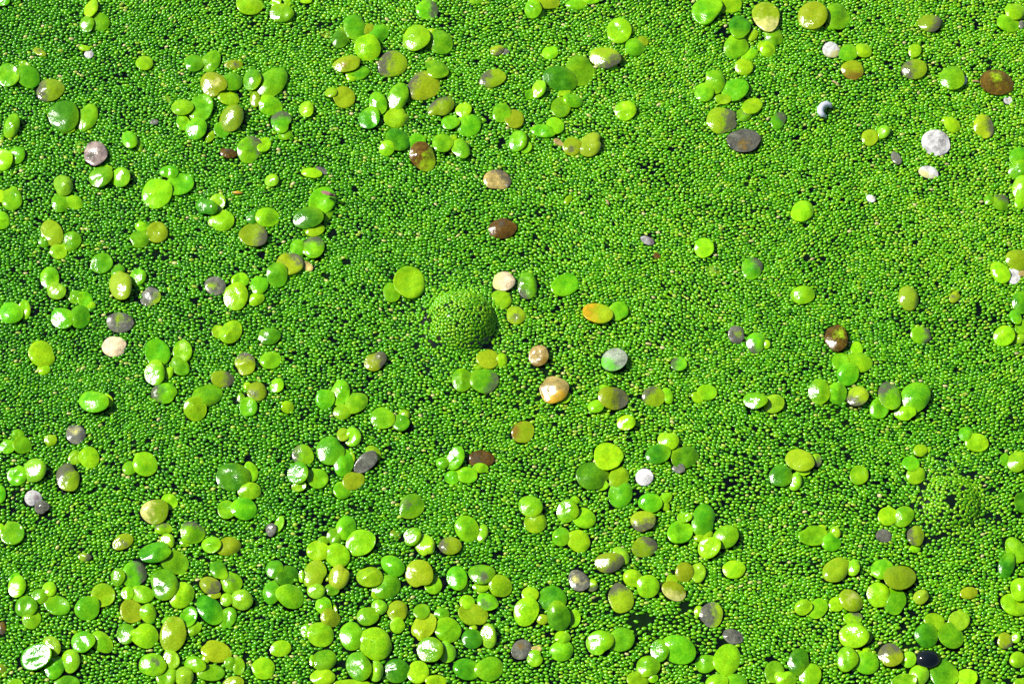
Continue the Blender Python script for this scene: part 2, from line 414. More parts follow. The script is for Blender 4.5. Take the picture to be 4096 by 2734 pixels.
HOLES = """
10.9 48.5 13.1 9.8
119.9 75.2 14.2 5.4
239.8 94.8 6.5 9.8
46.9 129.7 7.6 5.4
123.1 118.8 6.5 6.5
488.1 119.9 12 12
501.2 142.8 7.6 16.3
343.2 140.6 5.4 14.2
320.3 25.1 5.4 6.5
299.6 121 9.8 5.4
307.2 5.4 8.7 4.4
725.1 31.6 6.5 12
752.8 29.4 5.4 6.5
553.4 147.1 13.1 5.4
527.3 125.3 10.9 6.5
520.7 46.9 5.4 4.4
613.4 17.4 6.5 5.4
674.4 74.1 4.4 4.4
844.3 85.5 6.5 4.4
860.6 5.4 4.4 7.6
891.1 67.6 8.7 3.3
77.4 188.2 6.5 6.5
195.1 255.2 7.6 6.5
228.9 248.1 6.5 4.4
178.7 248.1 5.4 6.5
70.8 308.1 6.5 6.5
196.2 303.7 6.5 6.5
104.6 277.6 4.4 5.4
2.2 262.3 4.4 8.7
332.3 235 8.7 9.8
310.5 187.1 5.4 4.4
325.7 275.4 7.6 7.6
347.5 262.3 6.5 6.5
262.5 255.8 7.6 8.7
277.8 245.9 8.7 6.5
260.4 268.8 6.5 7.6
319.2 260.1 6.5 5.4
354.1 188.2 4.4 6.5
435.8 238.3 3.3 5.4
536 237.2 6.5 4.4
648.2 235 9.8 3.3
591.6 195.8 6.5 5.4
701.1 266.7 4.4 6.5
609 244.9 4.4 4.4
556.7 311.3 6.5 6.5
520.7 255.8 6.5 6.5
906.4 195.8 4.4 6.5
808.3 259 5.4 7.6
926 303.7 4.4 3.3
967.4 205.6 4.4 4.4
236.5 400.3 7.6 7.6
6.5 459.2 6.5 6.5
153.7 429.8 6.5 5.4
16.3 490.8 6.5 5.4
113.3 393.8 5.4 5.4
336.6 420 8.7 5.4
334.5 469 6.5 10.9
285.4 368.7 6.5 5.4
410.8 427.6 5.4 5.4
280 459.2 5.4 6.5
310.5 394.9 4.4 5.4
637.3 491.9 5.4 9.8
573 391.6 6.5 6.5
640.1 394.9 4.4 4.4
561 411.2 6.5 5.4
612.3 508.2 6.5 6.5
956.5 370.9 4.4 8.7
821.4 344.8 6.5 4.4
857.4 411.8 8.7 3.3
970.7 391.6 4.4 6.5
54.5 543.3 8.7 5.4
2.2 597.8 4.4 8.7
245.2 654.4 6.5 8.7
147.1 649 5.4 5.4
107.9 628.3 4.4 6.5
241.9 544.4 6.5 6.5
260.8 614.7 9.5 7.6
443.8 580.4 7.6 13.3
492.4 621.4 11.4 9.5
338 665.2 7.6 11.4
395.2 634.7 7.6 7.6
374.2 537.5 7.6 9.5
385.6 611.9 4.8 9.5
496.2 554.7 11.4 5.7
613 614.7 17.2 13.3
639.7 621.4 21 15.2
595.9 599.5 5.7 5.7
687.4 606.2 15.2 7.6
702.6 674.8 9.5 17.2
697.9 653.8 7.6 9.5
649.2 615.7 9.5 7.6
936.7 536.6 11.4 5.7
901.4 625.2 9.5 9.5
912.9 613.8 9.5 9.5
909.1 644.3 15.2 7.6
837.6 557.5 9.5 5.7
"""
# ------------------------------------------------------------------ helpers
rng = np.random.default_rng(11)
K = SPAN / 1024 / DIST
FWD = Vector((0, math.sin(TILT), -math.cos(TILT)))
UP = Vector((0, math.cos(TILT), math.sin(TILT)))

def at(px, py, z=0.0):
    """Where the sight line through a point of the 1024 x 683 picture meets height z."""
    d = FWD + Vector(((px - 512) * K, 0, 0)) + UP * ((341.5 - py) * K)
    t = (z - CAM.z) / d.z
    return CAM + d * t

def link(o, parent=None):
    scene.collection.objects.link(o)
    if parent is not None:
        o.parent = parent
    return o

def tag(o, label=None, cat=None, group=None, kind=None):
    for k, v in (("label", label), ("category", cat), ("group", group), ("kind", kind)):
        if v:
            o[k] = v
    return o

def mesh_np(name, V, F, mat=None, attrs=None):
    """Mesh from numpy arrays: V (n,3), F a list of (m,3|4) index arrays."""
    me = bpy.data.meshes.new(name)
    V = np.asarray(V, np.float32)
    me.vertices.add(len(V))
    me.vertices.foreach_set("co", V.ravel())
    loops = np.concatenate([np.asarray(f, np.int32).ravel() for f in F])
    sizes = np.concatenate([np.full(len(f), np.asarray(f).shape[1], np.int32) for f in F])
    starts = np.concatenate([[0], np.cumsum(sizes)[:-1]]).astype(np.int32)
    me.loops.add(len(loops))
    me.loops.foreach_set("vertex_index", loops)
    me.polygons.add(len(sizes))
    me.polygons.foreach_set("loop_start", starts)
    me.polygons.foreach_set("loop_total", sizes)
    me.polygons.foreach_set("use_smooth", np.ones(len(sizes), bool))
    for k, a in (attrs or {}).items():
        at_ = me.attributes.new(k, 'FLOAT', 'POINT')
        at_.data.foreach_set("value", np.asarray(a, np.float32))
    me.update(calc_edges=True)
    me.validate()
    if mat:
        me.materials.append(mat)
    return me

def waves(seed, n, k0, k1):
    """Smooth random field over the pond: returns f(x, y) in about -1..1."""
    r = np.random.default_rng(seed)
    k = r.uniform(k0, k1, n); a = r.uniform(0, 2 * np.pi, n); p = r.uniform(0, 2 * np.pi, n)
    def f(x, y):
        s = 0
        for i in range(n):
            s = s + np.sin(k[i] * (x * np.cos(a[i]) + y * np.sin(a[i])) + p[i])
        return s / math.sqrt(n)
    return f

# ------------------------------------------------------------------ materials
def new_mat(name):
    m = bpy.data.materials.new(name)
    m.use_nodes = True
    nt = m.node_tree
    return m, nt, nt.nodes["Principled BSDF"]

def N(nt, kind, **kw):
    n = nt.nodes.new(kind)
    for k, v in kw.items():
        if hasattr(n, k):
            setattr(n, k, v)
        else:
            n.inputs[k].default_value = v
    return n

def ramp(nt, stops):
    n = nt.nodes.new("ShaderNodeValToRGB")
    e = n.color_ramp.elements
    while len(e) > 1:
        e.remove(e[-1])
    e[0].position, e[0].color = stops[0][0], (*stops[0][1], 1)
    for p, c in stops[1:]:
        x = e.new(p); x.color = (*c, 1)
    return n

def mixc(nt, fac, a, b, mode='MIX'):
    n = nt.nodes.new("ShaderNodeMix")
    n.data_type = 'RGBA'; n.blend_type = mode
    for sock, v in ((n.inputs[0], fac), (n.inputs[6], a), (n.inputs[7], b)):
        if hasattr(v, "links"):
            nt.links.new(v, sock)
        elif isinstance(v, (int, float)):
            sock.default_value = v
        else:
            sock.default_value = (*v, 1)
    return n.outputs[2]

def math_n(nt, op, a, b=0.0, clamp=False):
    n = nt.nodes.new("ShaderNodeMath"); n.operation = op; n.use_clamp = clamp
    for s, v in ((n.inputs[0], a), (n.inputs[1], b)):
        if hasattr(v, "links"):
            nt.links.new(v, s)
        else:
            s.default_value = v
    return n.outputs[0]

def attr(nt, name):
    n = nt.nodes.new("ShaderNodeAttribute"); n.attribute_name = name
    return n.outputs["Fac"]

# living and dead tissue colours
COL = {
    'g': (0.055, 0.255, 0.0010), 'd': (0.022, 0.145, 0.0010), 'y': (0.120, 0.340, 0.0012),
    'o': (0.165, 0.280, 0.0030), 'b': (0.110, 0.068, 0.0060), 't': (0.390, 0.320, 0.0900), 'c': (0.640, 0.500, 0.2900), 's': (0.240, 0.280, 0.2000), 'p': (0.330, 0.255, 0.2200),
    'w': (0.580, 0.570, 0.5400), 'k': (0.130, 0.135, 0.1000), 'a': (0.440, 0.190, 0.0060),
    'u': (0.110, 0.190, 0.0060),
}
FRESH = {'g': (0.135, 0.390, 0.0015), 'd': (0.070, 0.270, 0.0010), 'y': (0.225, 0.460, 0.0020), 'o': (0.210, 0.310, 0.0035)}

_fm = {}
def frond_mat(base, stain, wet):
    key = (base, stain, wet)
    if key in _fm:
        return _fm[key]
    nm = {'g': 'green', 'd': 'deep_green', 'y': 'lime', 'o': 'olive', 'b': 'brown', 't': 'tan', 'w': 'bleached',
          'k': 'grey', 'c': 'cream', 's': 'grey_green', 'p': 'pinkish_grey', 'a': 'amber', 'u': 'sunken'}
    m, nt, b = new_mat("frond_" + nm[base] + ("_" + nm[stain] if stain else "") + ("_wet" if wet else ""))
    L = nt.links
    tc = N(nt, "ShaderNodeTexCoord")
    oi = N(nt, "ShaderNodeObjectInfo")
    n1 = N(nt, "ShaderNodeTexNoise", noise_dimensions='4D', **{"Scale": 8.0, "Detail": 4.0, "Roughness": 0.6})
    L.new(tc.outputs["Object"], n1.inputs["Vector"])
    L.new(math_n(nt, 'MULTIPLY', oi.outputs["Random"], 40.0), n1.inputs["W"])
    c0 = COL[base]
    dead = base in 'btwkcsp'
    c1 = FRESH.get(base, tuple(v * 1.45 for v in c0))
    if dead:
        c0, c1 = tuple(v * 0.55 for v in c0), tuple(min(0.8, v * 1.25) for v in c0)
    fac = N(nt, "ShaderNodeMapRange"); fac.inputs[1].default_value = 0.36; fac.inputs[2].default_value = 0.66
    L.new(n1.outputs[0], fac.inputs[0])
    col = mixc(nt, fac.outputs[0], c0, c1)
    # young tissue at the node end is yellower
    if base in 'gdy':
        col = mixc(nt, math_n(nt, 'MULTIPLY', attr(nt, "node_end"), 0.55), col, (0.19, 0.42, 0.0015))
    # each frond its own tone
    hs = N(nt, "ShaderNodeHueSaturation")
    r2 = math_n(nt, 'FRACT', math_n(nt, 'MULTIPLY', oi.outputs["Random"], 7.13))
    L.new(math_n(nt, 'ADD', math_n(nt, 'MULTIPLY', oi.outputs["Random"], 0.026), 0.483), hs.inputs["Hue"])
    L.new(math_n(nt, 'ADD', math_n(nt, 'MULTIPLY', r2, 0.42), 0.80), hs.inputs["Value"])
    L.new(col, hs.inputs["Color"])
    col = hs.outputs[0]
    # pores and fine speckle
    sp = N(nt, "ShaderNodeTexNoise", **{"Scale": 38.0, "Detail": 2.0})
    L.new(tc.outputs["Object"], sp.inputs["Vector"])
    spr = N(nt, "ShaderNodeMapRange"); spr.inputs[1].default_value = 0.3; spr.inputs[2].default_value = 0.7
    spr.inputs[3].default_value = 0.80 if not dead else 0.6; spr.inputs[4].default_value = 1.12
    L.new(sp.outputs[0], spr.inputs[0])
    mul = N(nt, "ShaderNodeMix", data_type='RGBA', blend_type='MULTIPLY'); mul.inputs[0].default_value = 1
    L.new(col, mul.inputs[6]); L.new(spr.outputs[0], mul.inputs[7])
    col = mul.outputs[2]
    if stain:
        n2 = N(nt, "ShaderNodeTexNoise", noise_dimensions='4D', **{"Scale": 13.0, "Detail": 5.0, "Roughness": 0.7})
        L.new(tc.outputs["Object"], n2.inputs["Vector"])
        L.new(math_n(nt, 'MULTIPLY', oi.outputs["Random"], 23.0), n2.inputs["W"])
        s = math_n(nt, 'ADD', attr(nt, "stain"), math_n(nt, 'MULTIPLY', math_n(nt, 'SUBTRACT', n2.outputs[0], 0.5), 3.0))
        mr = N(nt, "ShaderNodeMapRange"); mr.inputs[1].default_value = 0.18; mr.inputs[2].default_value = 1.0
        L.new(s, mr.inputs[0])
        sc_ = {'k': (0.050, 0.047, 0.034)}.get(stain, COL[stain])
        if stain == 'k' and base == 'w':
            sc_ = (0.12, 0.09, 0.09)
        tone = mixc(nt, n2.outputs[0], tuple(v * 0.25 for v in sc_), tuple(min(v * 2.4, 0.75) for v in sc_))
        col = mixc(nt, math_n(nt, 'MULTIPLY', mr.outputs[0], 0.93), col, tone)
    L.new(col, b.inputs["Base Color"])
    # blistered, wet skin
    bn = N(nt, "ShaderNodeTexNoise", noise_dimensions='4D', **{"Scale": 17.0, "Detail": 4.0, "Roughness": 0.55})
    L.new(tc.outputs["Object"], bn.inputs["Vector"])
    L.new(math_n(nt, 'MULTIPLY', oi.outputs["Random"], 11.0), bn.inputs["W"])
    bp = N(nt, "ShaderNodeBump", **{"Strength": 0.40, "Distance": 0.020})
    L.new(bn.outputs[0], bp.inputs["Height"])
    fn = N(nt, "ShaderNodeTexNoise", **{"Scale": 48.0, "Detail": 2.0, "Roughness": 0.5})
    L.new(tc.outputs["Object"], fn.inputs["Vector"])
    bp2 = N(nt, "ShaderNodeBump", **{"Strength": 0.20, "Distance": 0.006})
    L.new(fn.outputs[0], bp2.inputs["Height"]); L.new(bp2.outputs[0], bp.inputs["Normal"])
    L.new(bp.outputs[0], b.inputs["Normal"])
    rn = N(nt, "ShaderNodeMapRange")
    lo, hi = (0.08, 0.20) if wet else (0.10, 0.24)
    if base in 'wcs':
        lo, hi = 0.5, 0.8
    rn.inputs[1].default_value = 0.35; rn.inputs[2].default_value = 0.68
    rn.inputs[3].default_value = lo; rn.inputs[4].default_value = hi
    L.new(n1.outputs[0], rn.inputs[0])
    L.new(rn.outputs[0], b.inputs["Roughness"])
    b.inputs["IOR"].default_value = 1.42
    b.inputs["Specular IOR Level"].default_value = 0.8 if wet else 0.45
    if base not in 'wtc':
        b.inputs["Subsurface Weight"].default_value = 0.18
        b.inputs["Subsurface Radius"].default_value = (0.05, 0.09, 0.01)
        b.inputs["Subsurface Scale"].default_value = 0.5
    _fm[key] = m
    return m

def grain_mat():
    m, nt, b = new_mat("watermeal_grain")
    L = nt.links
    rp = ramp(nt, [(0.0, (0.016, 0.110, 0.0012)), (0.30, (0.050, 0.250, 0.0012)), (0.62, (0.102, 0.340, 0.0018)),
                   (0.88, (0.200, 0.420, 0.0050)), (0.955, (0.250, 0.390, 0.0250)), (1.0, (0.400, 0.400, 0.1500))])
    L.new(attr(nt, "tone"), rp.inputs[0])
    L.new(rp.outputs[0], b.inputs["Base Color"])
    b.inputs["Roughness"].default_value = 0.17
    b.inputs["IOR"].default_value = 1.42
    return m

def grain_mat_obj():
    """The same skin for grains that are objects of their own: tone by object."""
    m, nt, b = new_mat("watermeal_grain_single")
    L = nt.links
    oi = N(nt, "ShaderNodeObjectInfo")
    rp = ramp(nt, [(0.0, (0.058, 0.245, 0.0012)), (0.5, (0.105, 0.315, 0.0018)), (1.0, (0.175, 0.380, 0.0040))])
    L.new(oi.outputs["Random"], rp.inputs[0])
    L.new(rp.outputs[0], b.inputs["Base Color"])
    b.inputs["Roughness"].default_value = 0.17
    b.inputs["IOR"].default_value = 1.42
    return m

def water_mat():
    m, nt, b = new_mat("pond_water")
    L = nt.links
    tc = N(nt, "ShaderNodeTexCoord")
    n = N(nt, "ShaderNodeTexNoise", **{"Scale": 0.55, "Detail": 4.0, "Roughness": 0.6})
    L.new(tc.outputs["Object"], n.inputs["Vector"])
    mr = N(nt, "ShaderNodeMapRange"); mr.inputs[1].default_value = 0.46; mr.inputs[2].default_value = 0.72
    L.new(n.outputs[0], mr.inputs[0])
    near = mixc(nt, mr.outputs[0], (0.0008, 0.0018, 0.0020), (0.0045, 0.016, 0.0015))
    # far from the shore spot the carpet goes on, too small to pick apart
    sx = N(nt, "ShaderNodeSeparateXYZ"); L.new(tc.outputs["Object"], sx.inputs[0])
    far = math_n(nt, 'MAXIMUM',
                 math_n(nt, 'GREATER_THAN', math_n(nt, 'ABSOLUTE', sx.outputs[0]), BX),
                 math_n(nt, 'GREATER_THAN', math_n(nt, 'ABSOLUTE', sx.outputs[1]), BY))
    vo = N(nt, "ShaderNodeTexVoronoi", **{"Scale": 12.0})
    L.new(tc.outputs["Object"], vo.inputs["Vector"])
    rp = ramp(nt, [(0.0, (0.10, 0.30, 0.004)), (0.55, (0.07, 0.22, 0.003)), (0.80, (0.002, 0.006, 0.003))])
    L.new(vo.outputs["Distance"], rp.inputs[0])
    col = mixc(nt, far, near, rp.outputs[0])
    L.new(col, b.inputs["Base Color"])
    b.inputs["Roughness"].default_value = 0.07
    b.inputs["IOR"].default_value = 1.33
    bn = N(nt, "ShaderNodeTexNoise", **{"Scale": 11.0, "Detail": 2.0})
    L.new(tc.outputs["Object"], bn.inputs["Vector"])
    bp = N(nt, "ShaderNodeBump", **{"Strength": 0.5, "Distance": 0.05})
    L.new(bn.outputs[0], bp.inputs["Height"]); L.new(bp.outputs[0], b.inputs["Normal"])
    return m

def plain_mat(name, c0, c1, rough, scale=14.0, bump=0.2):
    m, nt, b = new_mat(name)
    L = nt.links
    tc = N(nt, "ShaderNodeTexCoord")
    n = N(nt, "ShaderNodeTexNoise", **{"Scale": scale, "Detail": 4.0})
    L.new(tc.outputs["Object"], n.inputs["Vector"])
    L.new(mixc(nt, n.outputs[0], c0, c1), b.inputs["Base Color"])
    b.inputs["Roughness"].default_value = rough
    bp = N(nt, "ShaderNodeBump", **{"Strength": bump, "Distance": 0.01})
    L.new(n.outputs[0], bp.inputs["Height"]); L.new(bp.outputs[0], b.inputs["Normal"])
    return m

# ------------------------------------------------------------------ read the survey
plants = []
for line in PLANTS.strip().split("\n"):
    fr = []
    for f in line.split(";"):
        x, y, w, h, a, c = f.split()
        k = 1.09 if c != 'seed' else 1.0
        fr.append((float(x), float(y), float(w) * k, float(h) * k, float(a), c))
    plants.append(fr)
holes = [tuple(map(float, l.split())) for l in HOLES.strip().split("\n")]

# ------------------------------------------------------------------ water
BX, BY = 9.0, 6.9           # half size of the piece of carpet built grain by grain
M_WATER = water_mat()
s = 3000.0
me = bpy.data.meshes.new("pond_water")
me.from_pydata([(-s, -s, 0), (s, -s, 0), (s, s, 0), (-s, s, 0)], [], [(0, 1, 2, 3)])
me.materials.append(M_WATER)
tag(link(bpy.data.objects.new("pond_water", me)), "dark pond water showing between the floating grains", kind="structure")

# ------------------------------------------------------------------ domes under the carpet
class Dome:
    def __init__(self, px, py, R_, H_, skirt):
        self.c = at(px, py, 0.0); self.R = R_; self.H = H_; self.k = skirt
        r = np.linspace(0, R_ * 2.0, 600)
        z = self.z(r)
        self.r = r
        self.s = np.concatenate([[0], np.cumsum(np.hypot(np.diff(r), np.diff(z)))])
        self.edge = R_ * 1.22
    def z(self, r):
        q = np.asarray(r) / self.R
        body = np.maximum(1 - q ** 2, 0) ** 0.72
        foot = np.exp(-np.maximum(q - 0.80, 0) ** 2 / (2 * self.k ** 2)) * 0.16
        return self.H * np.where(q < 0.8, np.maximum(body, 0.16), np.maximum(body, foot))
    def slope(self, r):
        e = 0.01
        return (self.z(r + e) - self.z(np.maximum(r - e, 0))) / (2 * e)

domes = [Dome(461, 323, 0.56, 0.42, 0.22), Dome(951, 503, 0.46, 0.22, 0.3)]

# ------------------------------------------------------------------ watermeal carpet
GL, GW = 0.0845, 0.0535       # length and width of an average grain
def relax(P, ang, Lt, Wt, lo, hi, iters, drift=None):
    """Push oval grains apart until they lie side by side."""
    cs = Lt
    nx = int((hi[0] - lo[0]) / cs) + 3; ny = int((hi[1] - lo[1]) / cs) + 3
    cap = 6
    ca, sa = np.cos(ang), np.sin(ang)
    n = len(P)
    for it in range(iters):
        cx = ((P[:, 0] - lo[0]) / cs).astype(int) + 1; cy = ((P[:, 1] - lo[1]) / cs).astype(int) + 1
        cx = np.clip(cx, 1, nx - 2); cy = np.clip(cy, 1, ny - 2)
        cid = cx * ny + cy
        order = np.argsort(cid, kind='stable')
        sc_ = cid[order]
        first = np.searchsorted(sc_, sc_, side='left')
        rank = np.arange(n) - first
        tab = np.full((nx * ny, cap), -1, np.int32)
        ok = rank < cap
        tab[sc_[ok], rank[ok]] = order[ok]
        mv = np.zeros_like(P)
        for ox in (-1, 0, 1):
            for oy in (-1, 0, 1):
                nb = tab[cid + ox * ny + oy]
                for k in range(cap):
                    j = nb[:, k]
                    i = np.nonzero(j >= 0)[0]
                    if not len(i):
                        continue
                    jj = j[i]
                    keep = jj != i
                    i, jj = i[keep], jj[keep]
                    d = P[i] - P[jj]
                    du = d[:, 0] * ca[i] + d[:, 1] * sa[i]; dv = -d[:, 0] * sa[i] + d[:, 1] * ca[i]
                    q = np.sqrt((du / Lt) ** 2 + (dv / Wt) ** 2) + 1e-6
                    p = np.maximum(1 - q, 0)[:, None]
                    mv[i] += d / (np.linalg.norm(d, axis=1)[:, None] + 1e-6) * p * Wt * 0.42
        P += np.clip(mv, -Wt * 0.4, Wt * 0.4)
    return P

flow_a, flow_b = waves(3, 7, 0.35, 1.3), waves(4, 6, 1.5, 3.5)
def flow(x, y):
    return 0.22 * flow_a(x, y) + 0.22 * flow_b(x, y)

area = 4 * BX * BY
n0 = int(area / 0.00418)
P = np.column_stack([rng.uniform(-BX, BX, n0), rng.uniform(-BY, BY, n0)])
ang = flow(P[:, 0], P[:, 1]) + rng.normal(0, 0.27, n0)
P = relax(P, ang, 0.090, 0.0590, (-BX, -BY), (BX, BY), 50)

# clear the grains that the fronds have pushed aside, the open holes and the domes
alive = (np.abs(P[:, 0]) < BX) & (np.abs(P[:, 1]) < BY)
jit = waves(8, 8, 6, 18)
for fr in plants:
    for (x, y, w, h, a, c) in fr:
        if c == 'u' or c == 'seed' or w * h < 45:
            continue
        p = at(x, y, 0.03); kx = 1 / (SPAN / 1024); ky = kx * math.cos(TILT)
        d = P - np.array([p.x, p.y])
        near = np.nonzero((np.abs(d[:, 0]) < 0.5) & (np.abs(d[:, 1]) < 0.5))[0]
        u, v = d[near, 0] * kx, -d[near, 1] * ky
        t = R(a)
        e = ((u * math.cos(t) + v * math.sin(t)) / (w / 2)) ** 2 + ((-u * math.sin(t) + v * math.cos(t)) / (h / 2)) ** 2
        alive[near[e < 0.95]] = False
for (x, y, w, h) in holes:
    p = at(x, y); sc_ = SPAN / 1024
    q = np.hypot((P[:, 0] - p.x) / (w / 2 * sc_), (P[:, 1] - p.y) / (h / 2 * sc_ / math.cos(TILT)))
    near = q < 2
    q = q + 0.35 * jit(P[:, 0], P[:, 1])
    alive[near & (q < 0.85) & (rng.random(n0) > 0.40)] = False
for dm in domes:
    alive[np.hypot(P[:, 0] - dm.c.x, P[:, 1] - dm.c.y) < dm.edge * 0.99] = False
# thinner and thicker stretches of carpet
thin = waves(21, 9, 0.5, 2.2)(P[:, 0], P[:, 1]) - 0.05 * P[:, 0]
gapn = waves(22, 12, 3, 9)(P[:, 0], P[:, 1])
alive &= ~((gapn > 2.3) & (thin > 0.1))
alive &= rng.random(n0) > np.clip(0.03 * thin, 0, 0.07)
P, ang = P[alive], ang[alive]
NG = len(P)

def grain_shape(seg=8):
    """Unit grain: length 2 along x, blunt lens, open underside below the water line."""
    V = []
    for r, z, _ in ((0.90, -0.40, 0), (1.0, 0.15, 0), (0.78, 0.74, 0)):
        for k in range(seg):
            t = 2 * math.pi * k / seg
            cx, cy = math.cos(t), math.sin(t)
            V.append((r * cx, r * cy * (1.0 - 0.13 * abs(cx) ** 3), z))
    V.append((0, 0, 1.0))
    F = []
    for i in range(2):
        for k in range(seg):
            a, b = i * seg + k, i * seg + (k + 1) % seg
            F.append((a, b, b + seg)); F.append((a, b + seg, a + seg))
    for k in range(seg):
        F.append((2 * seg + k, 2 * seg + (k + 1) % seg, 3 * seg))
    return np.array(V), np.array(F, np.int32)
GV, GF = grain_shape()

def grains_mesh(name, P, Z, ang, ln, wd, tone, mat):
    n = len(P); nv = len(GV)
    X = GV[None, :, 0] * (ln / 2)[:, None]
    egg = 1 + 0.16 * GV[None, :, 0] * rng.choice([-1, 1], n)[:, None]
    Y = GV[None, :, 1] * (wd / 2)[:, None] * egg
    tl = rng.normal(0, 0.19, n)[:, None]; tr = rng.normal(0, 0.19, n)[:, None]
    ZZ = GV[None, :, 2] * (wd * 0.36)[:, None] + tl * X + tr * Y + Z[:, None]
    c, s = np.cos(ang)[:, None], np.sin(ang)[:, None]
    V = np.stack([X * c - Y * s + P[:, 0:1], X * s + Y * c + P[:, 1:2], ZZ], -1).reshape(-1, 3)
    F = (GF[None] + (np.arange(n) * nv)[:, None, None]).reshape(-1, 3)
    return mesh_np(name, V, [F], mat, {"tone": np.repeat(tone, nv)})

size = np.clip(rng.normal(1.0, 0.085, NG), 0.76, 1.28)
ln = GL * size * np.clip(rng.normal(1, 0.09, NG), 0.78, 1.25)
wd = GW * size * np.clip(rng.normal(1, 0.08, NG), 0.8, 1.25)
tone = 0.50 + 0.15 * rng.normal(0, 1, NG) + 0.07 * waves(31, 7, 0.3, 1.2)(P[:, 0], P[:, 1]) + 0.012 * P[:, 0]
tone = np.clip(tone, 0.0, 0.90)
pale = rng.random(NG)
tone[pale < 0.022] = rng.uniform(0.93, 0.985, (pale < 0.022).sum())
tone[pale > 0.9975] = 1.0
tone[(pale > 0.962) & (pale < 0.985)] = rng.uniform(0.0, 0.12, ((pale > 0.962) & (pale < 0.985)).sum())
zz = rng.normal(0.004, 0.006, NG)
# daughters budding from one end
nb = rng.random(NG) < 0.13
bp_ = P[nb] + np.column_stack([np.cos(ang[nb]), np.sin(ang[nb])]) * (ln[nb] * 0.56)[:, None] * rng.choice([-1, 1], nb.sum())[:, None]
P2 = np.vstack([P, bp_]); ang2 = np.concatenate([ang, ang[nb] + rng.normal(0, .25, nb.sum())])
ln2 = np.concatenate([ln, ln[nb] * rng.uniform(0.42, 0.68, nb.sum())])
wd2 = np.concatenate([wd, wd[nb] * rng.uniform(0.50, 0.72, nb.sum())])
tone2 = np.concatenate([tone, np.clip(tone[nb] + rng.uniform(0.02, 0.25, nb.sum()), 0, 0.96)])
zz2 = np.concatenate([zz, zz[nb] + 0.002])
M_GRAIN = grain_mat()
carpet = link(bpy.data.objects.new("watermeal", grains_mesh("watermeal", P2, zz2, ang2, ln2, wd2, tone2, M_GRAIN)))
tag(carpet, "carpet of tiny green watermeal grains covering the pond", "watermeal", kind="stuff")

